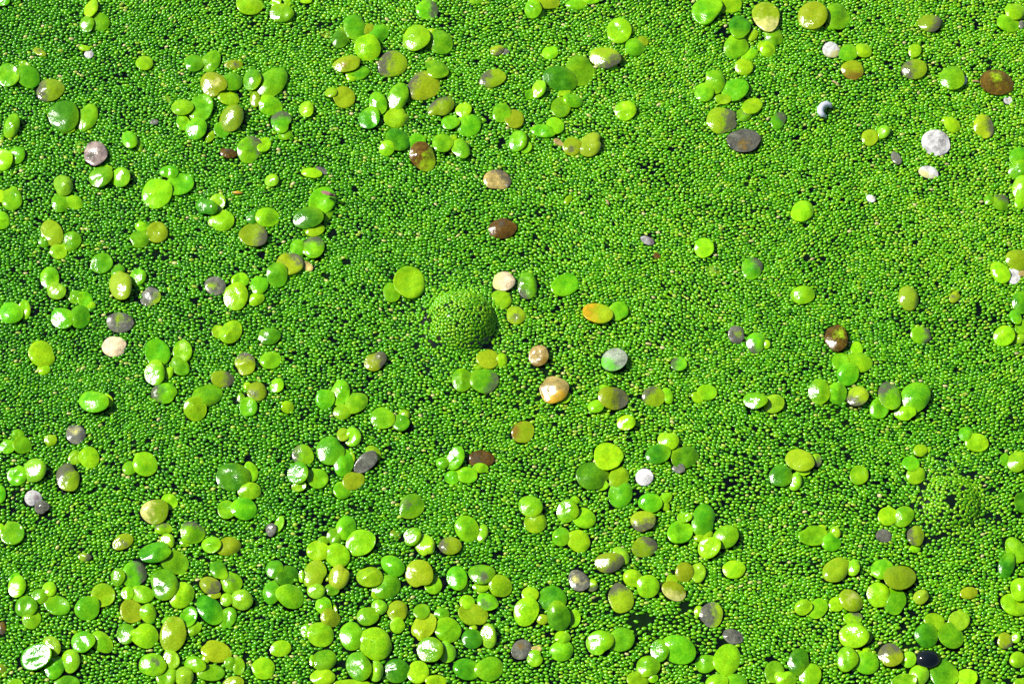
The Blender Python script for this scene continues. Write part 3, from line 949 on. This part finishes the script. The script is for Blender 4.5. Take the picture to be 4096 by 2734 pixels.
# ------------------------------------------------------------------ the two domes with their own grains
M_GRAIN1 = grain_mat_obj()
gm = mesh_np("grain", np.column_stack([GV[:, 0] * GL / 2, GV[:, 1] * GW / 2 * (1 + 0.16 * GV[:, 0]), GV[:, 2] * GW * 0.36]), [GF], M_GRAIN1)
M_FILM = plain_mat("bubble_film", (0.0010, 0.0030, 0.0012), (0.003, 0.010, 0.0015), 0.08, 3.0, 0.0)
DOME_TXT = [("big round bubble dome bulging up under green watermeal, casting shadow on its right", 0.0),
            ("low bubble dome with a black open hole in its top, lower right", 0.085)]
for dm, (txt, hole) in zip(domes, DOME_TXT):
    root = link(bpy.data.objects.new("bubble_dome", None))
    root.location = dm.c; root.empty_display_size = 0.2
    tag(root, txt, "bubble", "bubble domes under the watermeal")
    nr, ns = 22, 48
    rr = np.linspace(0.0, dm.R * 1.9, nr + 1)[1:]
    V = [(0, 0, dm.z(0.0) + 0.004)]
    for r in rr:
        for k in range(ns):
            t = 2 * math.pi * k / ns
            V.append((r * math.cos(t), r * math.sin(t), float(dm.z(r)) + (0.004 if r < rr[-1] else -0.004)))
    F3 = [(0, 1 + k, 1 + (k + 1) % ns) for k in range(ns)]
    F4 = [(1 + i * ns + k, 1 + (i + 1) * ns + k, 1 + (i + 1) * ns + (k + 1) % ns, 1 + i * ns + (k + 1) % ns)
          for i in range(nr - 1) for k in range(ns)]
    film = link(bpy.data.objects.new("film", mesh_np("film", V, [np.array(F3), np.array(F4)], M_FILM)), root)
    if hole:
        film["label"] = "black glossy opening in the dome top"
    # grains laid over the dome by arc length
    S = float(np.interp(dm.edge, dm.r, dm.s))
    nd = int(math.pi * S * S / 0.00418)
    q = rng.uniform(-S, S, (nd * 2, 2)); q = q[np.hypot(q[:, 0], q[:, 1]) < S][:nd]
    qa = rng.normal(0, 0.65, len(q)) + flow(dm.c.x, dm.c.y)
    q = relax(q, qa, 0.090, 0.0590, (-S, -S), (S, S), 16)
    rad = np.hypot(q[:, 0], q[:, 1])
    th = np.arctan2(q[:, 1], q[:, 0])
    rr = np.interp(rad, dm.s, dm.r)
    keep = rad < S * 1.07
    foot = (np.abs((th - 3.45 + np.pi) % (2 * np.pi) - np.pi) < 0.55) & (rr > 0.82 * dm.R) & (rr < 1.12 * dm.R)
    keep &= ~(foot & (rng.random(len(q)) < (0.12 if hole else 0.34)))
    if hole:
        hx, hy = q[:, 0] + 0.05, q[:, 1] + 0.05
        keep &= np.hypot(hx, hy * 1.1) > hole * (1 + 0.25 * np.sin(3 * th))
    idx = np.nonzero(keep)[0]
    idx = idx[np.argsort(rr[idx])]
    extra = []
    for cnt, i in enumerate(idx):
        r, t = float(rr[i]), float(th[i])
        sl_ = float(dm.slope(r))
        nrm = Vector((-sl_ * math.cos(t), -sl_ * math.sin(t), 1)).normalized()
        pos = Vector((r * math.cos(t), r * math.sin(t), float(dm.z(r)) + 0.008))
        ax = Vector((math.cos(qa[i]), math.sin(qa[i]), 0)); ax = (ax - nrm * ax.dot(nrm)).normalized()
        ay = nrm.cross(ax)
        k = random.Random(int(i)).uniform(0.86, 1.16)
        M = Matrix((ax * k, ay * k, nrm * k)).transposed().to_4x4()
        M.translation = pos
        if cnt < 300:
            g = link(bpy.data.objects.new("grain", gm), root)
            g.matrix_local = M
        else:
            extra.append(M)
    if extra:
        G0 = np.column_stack([GV[:, 0] * GL / 2, GV[:, 1] * GW / 2, GV[:, 2] * GW * 0.5, np.ones(len(GV))])
        V = np.vstack([(np.array(M) @ G0.T).T[:, :3] for M in extra])
        F = np.vstack([GF + k * len(GV) for k in range(len(extra))])
        o = link(bpy.data.objects.new("outer_grains", mesh_np("outer_grains", V, [F], M_GRAIN,
                 {"tone": np.repeat(np.clip(rng.normal(.55, .14, len(extra)), 0, .9), len(GV))})), root)
        o["kind"] = "stuff"

# ------------------------------------------------------------------ duckweed
HALF = (SUN + (CAM.normalized())).normalized()
GLX, GLY = -HALF.x / HALF.z, -HALF.y / HALF.z       # surface slope that throws the sun at the lens
SEG = 26
RING = (0.0, 0.22, 0.44, 0.64, 0.80, 0.91, 0.975, 1.0)

def frond_mesh(f, name, node, level, seed, single, sibs=()):
    """One frond in pond coordinates (origin at its own middle). node: where it is joined, in picture points."""
    x, y, w, h, a, code = f
    r = random.Random(seed)
    base = code[0]
    tail = code[1:]
    where = None
    if '@' in tail:
        tail, where = tail.split('@'); where = R(float(where))
    wet = tail == 'w'
    stain = tail if tail and not wet else ''
    zb = 0.012 + 0.009 * level
    if base == 'u':
        zb = 0.0
    c = at(x, y, zb + 0.02)
    t = R(a)
    if node is not None:
        du = (node[0] - x) * math.cos(t) + (node[1] - y) * math.sin(t)
        dv = -(node[0] - x) * math.sin(t) + (node[1] - y) * math.cos(t)
        nd = math.atan2(dv / h, du / w)
        has_node = 1.0
    else:
        nd = r.choice((0.0, math.pi)) + r.uniform(-.4, .4)
        has_node = 0.6
    egg = r.uniform(0.05, 0.17)
    neck, nk = 0.0, 0.0
    best = None
    for g in sibs:
        d = math.hypot(g[0] - x, g[1] - y)
        bear = math.atan2(g[1] - y, g[0] - x)
        def reach(e, b):
            q = b - R(e[4])
            return 1 / math.hypot(math.cos(q) / (e[2] / 2), math.sin(q) / (e[3] / 2))
        mine, its = reach(f, bear), reach(g, bear)
        gap = d - mine - its
        if best is None or gap < best[0]:
            q = bear - t
            best = (gap, mine, math.atan2(math.sin(q) / h, math.cos(q) / w), min(mine, its))
    if best:
        neck = min(max((best[0] * 0.5 + 0.34 * best[3]) / best[1], 0.0), 0.45); nk = best[2]
    tip = r.uniform(0.0, 0.10) if r.random() < 0.5 else 0.0
    ph = [r.uniform(0, 6.28) for _ in range(4)]
    am = [r.uniform(0.008, 0.034), r.uniform(0.006, 0.024), r.uniform(0, 0.014)]
    if base in 'kbt' or stain in ('k', 'b', 't'):
        am = [v * 1.9 for v in am]
    notch = 0.0
    if r.random() < 0.34 and w > 11:
        notch = r.uniform(0.06, 0.20)
    nph = r.uniform(0, 6.28)
    out = []
    for k in range(SEG):
        th = 2 * math.pi * k / SEG
        q = 1 + am[0] * math.sin(2 * th + ph[0]) + am[1] * math.sin(3 * th + ph[1]) + am[2] * math.sin(5 * th + ph[2])
        dn = math.cos(th - nd)
        q *= 1 - egg * 0.35 * max(dn, 0) ** 2 + tip * max(dn, 0) ** 10
        q *= 1 + neck * max(math.cos(th - nk), 0) ** 5
        q *= 1 - notch * math.exp(-((th - nph + math.pi) % (2 * math.pi) - math.pi) ** 2 / 0.10)
        eu, ev = w / 2 * q * math.cos(th), h / 2 * q * math.sin(th)
        # narrow the shoulders on the node side
        px = x + eu * math.cos(t) - ev * math.sin(t)
        py = y + eu * math.sin(t) + ev * math.cos(t)
        p = at(px, py, zb + 0.02)
        out.append((p.x - c.x, p.y - c.y))
    out = np.array(out)
    rad = 0.5 * (w + h) / 2 * SPAN / 1024
    dome = rad * r.uniform(0.13, 0.27)
    cup = r.random() < 0.16
    if base in 'wtcs' or base == 'u':
        dome = rad * r.uniform(0.13, 0.22)
    if base in 'kb':
        dome = rad * r.uniform(0.14, 0.24)
    push = 0.0
    gx, gy = r.gauss(0, 0.07), r.gauss(0, 0.07)
    if r.random() < 0.50:
        q = r.uniform(0.3, 0.85); gx += GLX * q * 0.38; gy += GLY * q * 0.38; push = q * 0.45
    if wet:
        gx = GLX * r.uniform(0.35, 0.6) + r.gauss(0, 0.04); gy = GLY * r.uniform(0.3, 0.7) + r.gauss(0, 0.05); push = 0.40; dome = rad * r.uniform(0.24, 0.36)
    if node is not None and not wet:
        n = at(node[0], node[1], zb) - c
        l = max(n.length, 0.05)
        lift = r.uniform(-0.02, 0.13)
        gx += n.x / l * lift; gy += n.y / l * lift
    if base == 'u':
        gx = gy = 0
    shx, shy = push * rad * r.uniform(0.6, 1.0), push * rad * r.uniform(-0.2, 0.4)
    kd = (math.cos(nd), math.sin(nd))
    ridge = r.choice((0, 0, 1, -0.6)) * r.uniform(0.04, 0.13) * rad
    wv = [(r.uniform(1.6, 3.4), r.uniform(0, 6.28), r.uniform(0, 6.28), r.uniform(0.02, 0.06)) for _ in range(3)]
    wv += [(r.uniform(4.0, 7.5), r.uniform(0, 6.28), r.uniform(0, 6.28), r.uniform(0.006, 0.020)) for _ in range(3)]
    sdir = where if where is not None else r.uniform(0, 6.28)
    # stain direction is given in the picture; turn it into the pond plane (y up)
    sx, sy = math.cos(sdir), -math.sin(sdir)
    spot = where is None and r.random() < 0.5
    s0 = r.uniform(0.1, 0.5)
    scx, scy = sx * 0.35, sy * 0.35
    V, ST, ND = [], [], []
    def height(u, v, q):
        edge = (1 - q ** 2.2)
        z = dome * max(edge, 0) ** 0.95
        if cup:
            z = dome * (0.55 * max(edge, 0) ** 0.5 + 0.38 * q ** 2)
        across = abs(-u * kd[1] + v * kd[0]) / rad
        z += ridge * math.exp(-across / 0.22) * (1 - q ** 2)
        for k_, d_, p_, a_ in wv:
            z += a_ * rad * math.sin(k_ * (u * math.cos(d_) + v * math.sin(d_)) / rad + p_) * (1 - q ** 4)
        return z
    def put(u, v, z, q):
        V.append((u, v, z + gx * u + gy * v))
        nu, nv_ = u / rad, v / rad
        if spot:
            ST.append(max(0.0, 1.0 - 1.5 * math.hypot(nu - scx, nv_ - scy)))
        else:
            ST.append(min(max((nu * sx + nv_ * sy - s0 + 0.45) * 1.25, 0.0), 1.0))
        pn = max(0.0, (u * nvec[0] + v * nvec[1]) / rad)
        ND.append(min(1.0, has_node * pn ** 2 * 1.1))
    if node is not None:
        nn = at(node[0], node[1], zb) - c
        l = max(math.hypot(nn.x, nn.y), 1e-4); nvec = (nn.x / l, nn.y / l)
    else:
        aa = r.uniform(0, 6.28); nvec = (math.cos(aa), math.sin(aa))
    put(shx, shy, height(shx, shy, 0), 0)
    for q in RING[1:]:
        for k in range(SEG):
            u, v = out[k] * q + np.array((shx, shy)) * (1 - q)
            put(u, v, height(u, v, q), q)
    th_ = 0.022 if base not in 'kbu' else 0.012
    for q, dz in ((0.985, -th_), (0.6, -th_ * 1.3)):
        for k in range(SEG):
            u, v = out[k] * q
            put(u, v, dz, q)
    nR = len(RING) - 1 + 2
    k = np.arange(SEG); k1 = (k + 1) % SEG
    F3 = np.column_stack([np.zeros(SEG, int), 1 + k, 1 + k1])
    F4 = np.vstack([np.column_stack([1 + i * SEG + k, 1 + (i + 1) * SEG + k, 1 + (i + 1) * SEG + k1, 1 + i * SEG + k1]) for i in range(nR - 1)])
    # lowest point of the tilted frond rests on the water
    V = np.array(V)
    low = (V[1 + (len(RING) - 2) * SEG: 1 + (len(RING) - 1) * SEG, 2]).min()
    if base != 'u':
        V[:, 2] += max(0.0, 0.02 - zb - low)
    st = stain if stain in COL else ''
    me = mesh_np(name, V, [F3, F4], frond_mat(base, st, wet), {"stain": ST, "node_end": ND})
    return me, Vector((c.x, c.y, zb))

NAMES_C = {'g': 'bright green', 'd': 'deep green', 'y': 'lime green', 'o': 'olive', 'b': 'brown', 't': 'tan',
           'w': 'bleached white', 'k': 'dull grey', 'u': 'sunken olive', 'c': 'cream', 's': 'grey-green', 'p': 'pinkish grey'}
MARKS = {'k': 'grey-black blotch', 'b': 'brown stain', 't': 'tan patch', 'a': 'amber end', 'o': 'olive patch', 'g': 'green specks'}
COUNT = {1: 'single', 2: 'paired', 3: 'three-frond', 4: 'four-frond', 5: 'five-frond'}

def look(fr):
    big = max(fr, key=lambda f: f[2] * f[3])
    n = len(fr)
    dia = math.sqrt(big[2] * big[3])
    dead = big[5][0] in 'wtkbcsp' or big[5] == 'seed'
    sz = 'tiny' if dia < 11 else 'small' if dia < 15.5 else 'large' if dia > 23.5 else ''
    col = NAMES_C[big[5][0]] if big[5] != 'seed' else 'amber'
    if big[5] == 'seed':
        return 'slender amber seed', True
    if dead and n == 1:
        ratio = max(big[2], big[3]) / min(big[2], big[3])
        shape = 'round' if ratio < 1.14 else 'oval' if ratio < 1.45 else 'long'
        s = ' '.join(v for v in (sz, shape, col, 'dead frond') if v)
    else:
        s = ' '.join(v for v in (sz, COUNT[min(n, 5)], col, 'duckweed') if v)
    tails = []
    m = big[5].split('@')[0][1:]
    if m in MARKS and not (dead and MARKS[m].split()[0] in col):
        tails.append(MARKS[m])
    others = sorted({NAMES_C[f[5][0]] for f in fr if f[5][0] != big[5][0]})
    if others and n > 1:
        sm = min(fr, key=lambda f: f[2] * f[3])
        w = 'bud' if math.sqrt(sm[2] * sm[3]) < 0.62 * dia else 'frond'
        tails.append(NAMES_C[sm[5][0]] + ' ' + w if sm[5][0] != big[5][0] else others[0] + ' frond')
    if tails:
        s += ' with ' + ' and '.join(tails[:1])
    return s, dead

COLS = [(0.07, 'at the left edge'), (0.24, 'far left'), (0.40, 'left of centre'), (0.60, 'middle'), (0.76, 'right of centre'),
        (0.93, 'far right'), (9, 'at the right edge')]
ROWS = [(0.07, 'top edge'), (0.24, 'near the top'), (0.42, 'upper half'), (0.60, 'at mid height'), (0.76, 'lower half'),
        (0.93, 'near the bottom'), (9, 'bottom edge')]
MARKERS = [(461, 316, 58, 'beside the big bubble dome'), (948, 498, 48, 'beside the holed bubble dome'),
           (826, 112, 42, 'near the white crescent husk'), (936.4, 142.8, 40, 'near the big white oval husk'),
           (540.7, 403.6, 34, 'near the speckled grey-white frond'), (927.5, 659, 30, 'near the black bead bubble')]

def place(fr):
    x = sum(f[0] for f in fr) / len(fr); y = sum(f[1] for f in fr) / len(fr)
    for mx, my, md, txt in MARKERS:
        if 6 < math.hypot(x - mx, y - my) < md:
            return txt, x, y
    c = next(t for b, t in COLS if x / 1024 < b); r_ = next(t for b, t in ROWS if y / 683 < b)
    return c + ', ' + r_, x, y

info = []
for fr in plants:
    s, dead = look(fr); p, x, y = place(fr)
    info.append([s, dead, p, x, y])
by = {}
for i, v in enumerate(info):
    by.setdefault((v[0], v[2]), []).append(i)
LABEL = {}
ORD = ['', 'second', 'third', 'fourth', 'fifth', 'sixth']
for (s, p), ii in by.items():
    if len(ii) == 1:
        LABEL[ii[0]] = s + ', ' + p
        continue
    xs = [info[i][3] for i in ii]; ys = [info[i][4] for i in ii]
    if max(xs) - min(xs) >= max(ys) - min(ys):
        ii = sorted(ii, key=lambda i: info[i][3]); a, b = 'leftmost', 'rightmost'
    else:
        ii = sorted(ii, key=lambda i: info[i][4]); a, b = 'upper', 'lower'
        if len(ii) > 2:
            a, b = 'topmost', 'lowest'
    for k, i in enumerate(ii):
        w = a if k == 0 else b if k == len(ii) - 1 else 'middle' if len(ii) == 3 else ORD[k] + (' from left' if a == 'leftmost' else ' from top')
        if a == 'leftmost' and len(ii) == 2:
            w = 'left' if k == 0 else 'right'
        LABEL[i] = s + ', ' + p + ', ' + w + ' one'

M_SEED = plain_mat("amber_seed", (0.36, 0.16, 0.01), (0.55, 0.33, 0.03), 0.35, 10.0)

def spindle(pts, radii, seg=9):
    """Round tapering body along a line of points."""
    V, F = [], []
    n = len(pts)
    for i, p in enumerate(pts):
        d = (pts[min(i + 1, n - 1)] - pts[max(i - 1, 0)]).normalized()
        s1 = d.cross(Vector((0, 0, 1)))
        s1 = s1.normalized() if s1.length > 1e-4 else Vector((1, 0, 0))
        s2 = s1.cross(d).normalized()
        for k in range(seg):
            t = 2 * math.pi * k / seg
            V.append(tuple(p + (s1 * math.cos(t) + s2 * math.sin(t)) * radii[i]))
    for i in range(n - 1):
        for k in range(seg):
            F.append((i * seg + k, i * seg + (k + 1) % seg, (i + 1) * seg + (k + 1) % seg, (i + 1) * seg + k))
    V.append(tuple(pts[0])); V.append(tuple(pts[-1]))
    F3 = [(len(V) - 2, (k + 1) % seg, k) for k in range(seg)] + [(len(V) - 1, (n - 1) * seg + k, (n - 1) * seg + (k + 1) % seg) for k in range(seg)]
    return np.array(V), [np.array(F), np.array(F3)]

for i, fr in enumerate(plants):
    s, dead, p, x, y = info[i]
    if fr[0][5] == 'seed':
        f = fr[0]; c = at(f[0], f[1], 0.05)
        L_ = f[2] * SPAN / 1024; t = -R(f[4])
        ax = Vector((math.cos(t), math.sin(t), 0.03))
        pts = [ax * (L_ * (q - 0.5)) for q in (0, .12, .3, .5, .7, .88, 1)]
        V, F = spindle(pts, [L_ * 0.17 * q for q in (.1, .5, .9, 1, .85, .5, .1)])
        o = link(bpy.data.objects.new("seed", mesh_np("seed", V, F, M_SEED))); o.location = c
        tag(o, LABEL[i], "seed")
        continue
    cat, grp, nm = "duckweed", "duckweed plants floating on the watermeal", "duckweed"
    if dead and len(fr) == 1:
        cat, grp, nm = "dead frond", "dead fronds lying on the watermeal", "dead_frond"
    if len(fr) == 1:
        me, loc = frond_mesh(fr[0], nm, None, 0, i * 17 + 5, True)
        o = link(bpy.data.objects.new(nm, me)); o.location = loc
        tag(o, LABEL[i], cat, grp)
        continue
    W = sum(f[2] * f[3] for f in fr)
    node = (sum(f[0] * f[2] * f[3] for f in fr) / W, sum(f[1] * f[2] * f[3] for f in fr) / W)
    root = link(bpy.data.objects.new(nm, None)); root.empty_display_size = 0.1
    base = at(node[0], node[1], 0); root.location = base
    tag(root, LABEL[i], cat, grp)
    top = max(g[2] * g[3] for g in fr)
    for k, f in enumerate(fr):
        part = "bud" if f[2] * f[3] < 0.42 * top else "frond"
        me, loc = frond_mesh(f, part, node, len(fr) - 1 - k if len(fr) < 4 else (len(fr) - 1 - k) * 0.7, i * 17 + k + 1, False, [g for g in fr if g is not f])
        o = link(bpy.data.objects.new(part, me), root)
        o.location = loc - base
        if len({g[5] for g in fr}) > 1 and f[5][0] in 'dwkbtcsp':
            o["label"] = NAMES_C[f[5][0]] + " " + part

# ------------------------------------------------------------------ odd small things
M_HUSK = plain_mat("grey_white_husk", (0.30, 0.33, 0.42), (0.62, 0.64, 0.68), 0.45, 9.0)
pl = [at(831.6, 107.6, 0.06), at(829.8, 104.6, 0.08), at(826.6, 103.9, 0.09), at(823.2, 105.2, 0.09), at(820.9, 108.2, 0.09),
      at(820.6, 111.6, 0.08), at(822.4, 114.6, 0.07), at(826.4, 116.6, 0.04)]
c = at(824, 110, 0.0)
V, F = spindle([q - c for q in pl], [0.018, 0.042, 0.055, 0.06, 0.064, 0.062, 0.05, 0.02], 10)
o = link(bpy.data.objects.new("crescent_husk", mesh_np("crescent_husk", V, F, M_HUSK))); o.location = c
tag(o, "white crescent-shaped curled husk lying on the watermeal, upper right", "husk")

M_BEAD = plain_mat("black_bubble", (0.002, 0.003, 0.004), (0.004, 0.008, 0.010), 0.06, 3.0, 0.0)
c = at(927.5, 659.5, 0.0)
V = [(0, 0, 0.15)]
for q in (0.3, 0.58, 0.8, 0.94, 1.0):
    for k in range(20):
        t = 2 * math.pi * k / 20
        V.append((0.215 * q * math.cos(t), 0.17 * q * math.sin(t), 0.15 * math.sqrt(max(0, 1 - q * q)) - 0.004))
F3 = np.array([(0, 1 + k, 1 + (k + 1) % 20) for k in range(20)])
F4 = np.array([(1 + a * 20 + k, 1 + (a + 1) * 20 + k, 1 + (a + 1) * 20 + (k + 1) % 20, 1 + a * 20 + (k + 1) % 20) for a in range(4) for k in range(20)])
o = link(bpy.data.objects.new("black_bubble", mesh_np("black_bubble", V, [F3, F4], M_BEAD))); o.location = c
tag(o, "small glossy black bead-like bubble among duckweed near the lower right corner", "bubble")

# the little insect sunning itself on a frond
M_BUG = plain_mat("insect_body", (0.020, 0.012, 0.010), (0.09, 0.05, 0.035), 0.3, 30.0)
M_WING = plain_mat("insect_wing", (0.12, 0.05, 0.045), (0.42, 0.22, 0.20), 0.22, 26.0)
c = at(328.6, 193.8, 0.19)
root = link(bpy.data.objects.new("insect", None)); root.location = c; root.empty_display_size = 0.1
tag(root, "tiny pinkish brown insect resting on a glossy frond", "insect")
t = -R(17); ax = Vector((math.cos(t), math.sin(t), 0)); ay = Vector((-math.sin(t), math.cos(t), 0)); uz = Vector((0, 0, 1))
V, F = spindle([ax * q + uz * 0.006 for q in (-0.02, 0.02, 0.055, 0.08, 0.095)], [0.018, 0.028, 0.03, 0.024, 0.01], 10)
link(bpy.data.objects.new("thorax", mesh_np("thorax", V, F, M_BUG)), root)
V, F = spindle([ax * q + uz * 0.004 for q in (0.088, 0.1, 0.118, 0.128)], [0.012, 0.024, 0.02, 0.006], 10)
link(bpy.data.objects.new("head", mesh_np("head", V, F, M_BUG)), root)
V, F = spindle([ax * q for q in (-0.1, -0.07, -0.03, 0.01)], [0.008, 0.018, 0.022, 0.018], 10)
link(bpy.data.objects.new("abdomen", mesh_np("abdomen", V, F, M_BUG)), root)
for sgn in (-1, 1):
    pts = []
    prof = ((0.05, 0.016), (0.0, 0.03), (-0.05, 0.032), (-0.095, 0.026), (-0.125, 0.010))
    V = []
    for q, wv in prof:
        for e in (0.0, 0.5, 1.0):
            V.append(tuple(ax * q + ay * (sgn * wv * e) + uz * (0.036 - 0.012 * e - 0.05 * abs(q))))
    for vtx in list(V):
        V.append((vtx[0], vtx[1], vtx[2] - 0.003))
    F = []
    for a in range(4):
        for e in range(2):
            v0 = a * 3 + e
            F.append((v0, v0 + 1, v0 + 4, v0 + 3)); F.append((v0 + 15, v0 + 18, v0 + 19, v0 + 16))
    link(bpy.data.objects.new("wing", mesh_np("wing", np.array(V), [np.array(F)], M_WING)), root)
    for q, sp in ((0.07, 0.05), (0.04, 0.0), (0.0, -0.04)):
        V, F = spindle([ax * q, ax * (q + sp * .4) + ay * (sgn * 0.035) + uz * 0.008, ax * (q + sp) + ay * (sgn * 0.055) - uz * 0.03], [0.004, 0.0035, 0.002], 5)
        link(bpy.data.objects.new("leg", mesh_np("leg", V, F, M_BUG)), root)

# slivers of dry stem
M_STRAW = plain_mat("dry_sliver", (0.20, 0.11, 0.03), (0.42, 0.30, 0.14), 0.6, 12.0)
for (x, y, l, a, txt) in ((835.5, 83.5, 10, 42, "thin curved brown sliver of dry stem, upper right"),
                          (976.2, 81.7, 8, 8, "pale straw sliver beside a brown rotting duckweed, far right"),
                          (607, 202, 7, 60, "short pale splinter alone on open watermeal, centre right")):
    c = at(x, y, 0.045); L_ = l * SPAN / 1024; t = -R(a)
    ax = Vector((math.cos(t), math.sin(t), 0)); ay = Vector((-math.sin(t), math.cos(t), 0))
    pts = [ax * (L_ * (q - .5)) + ay * (L_ * 0.12 * (1 - (2 * q - 1) ** 2)) for q in (0, .2, .4, .6, .8, 1)]
    V, F = spindle(pts, [0.008, 0.016, 0.019, 0.018, 0.014, 0.006], 7)
    o = link(bpy.data.objects.new("straw_sliver", mesh_np("straw_sliver", V, F, M_STRAW))); o.location = c
    tag(o, txt, "straw")
print("grains", len(P2), "tris", len(P2) * len(GF), "dup labels", len(LABEL) - len(set(LABEL.values())),
      "max words", max(len(v.split()) for v in LABEL.values()))
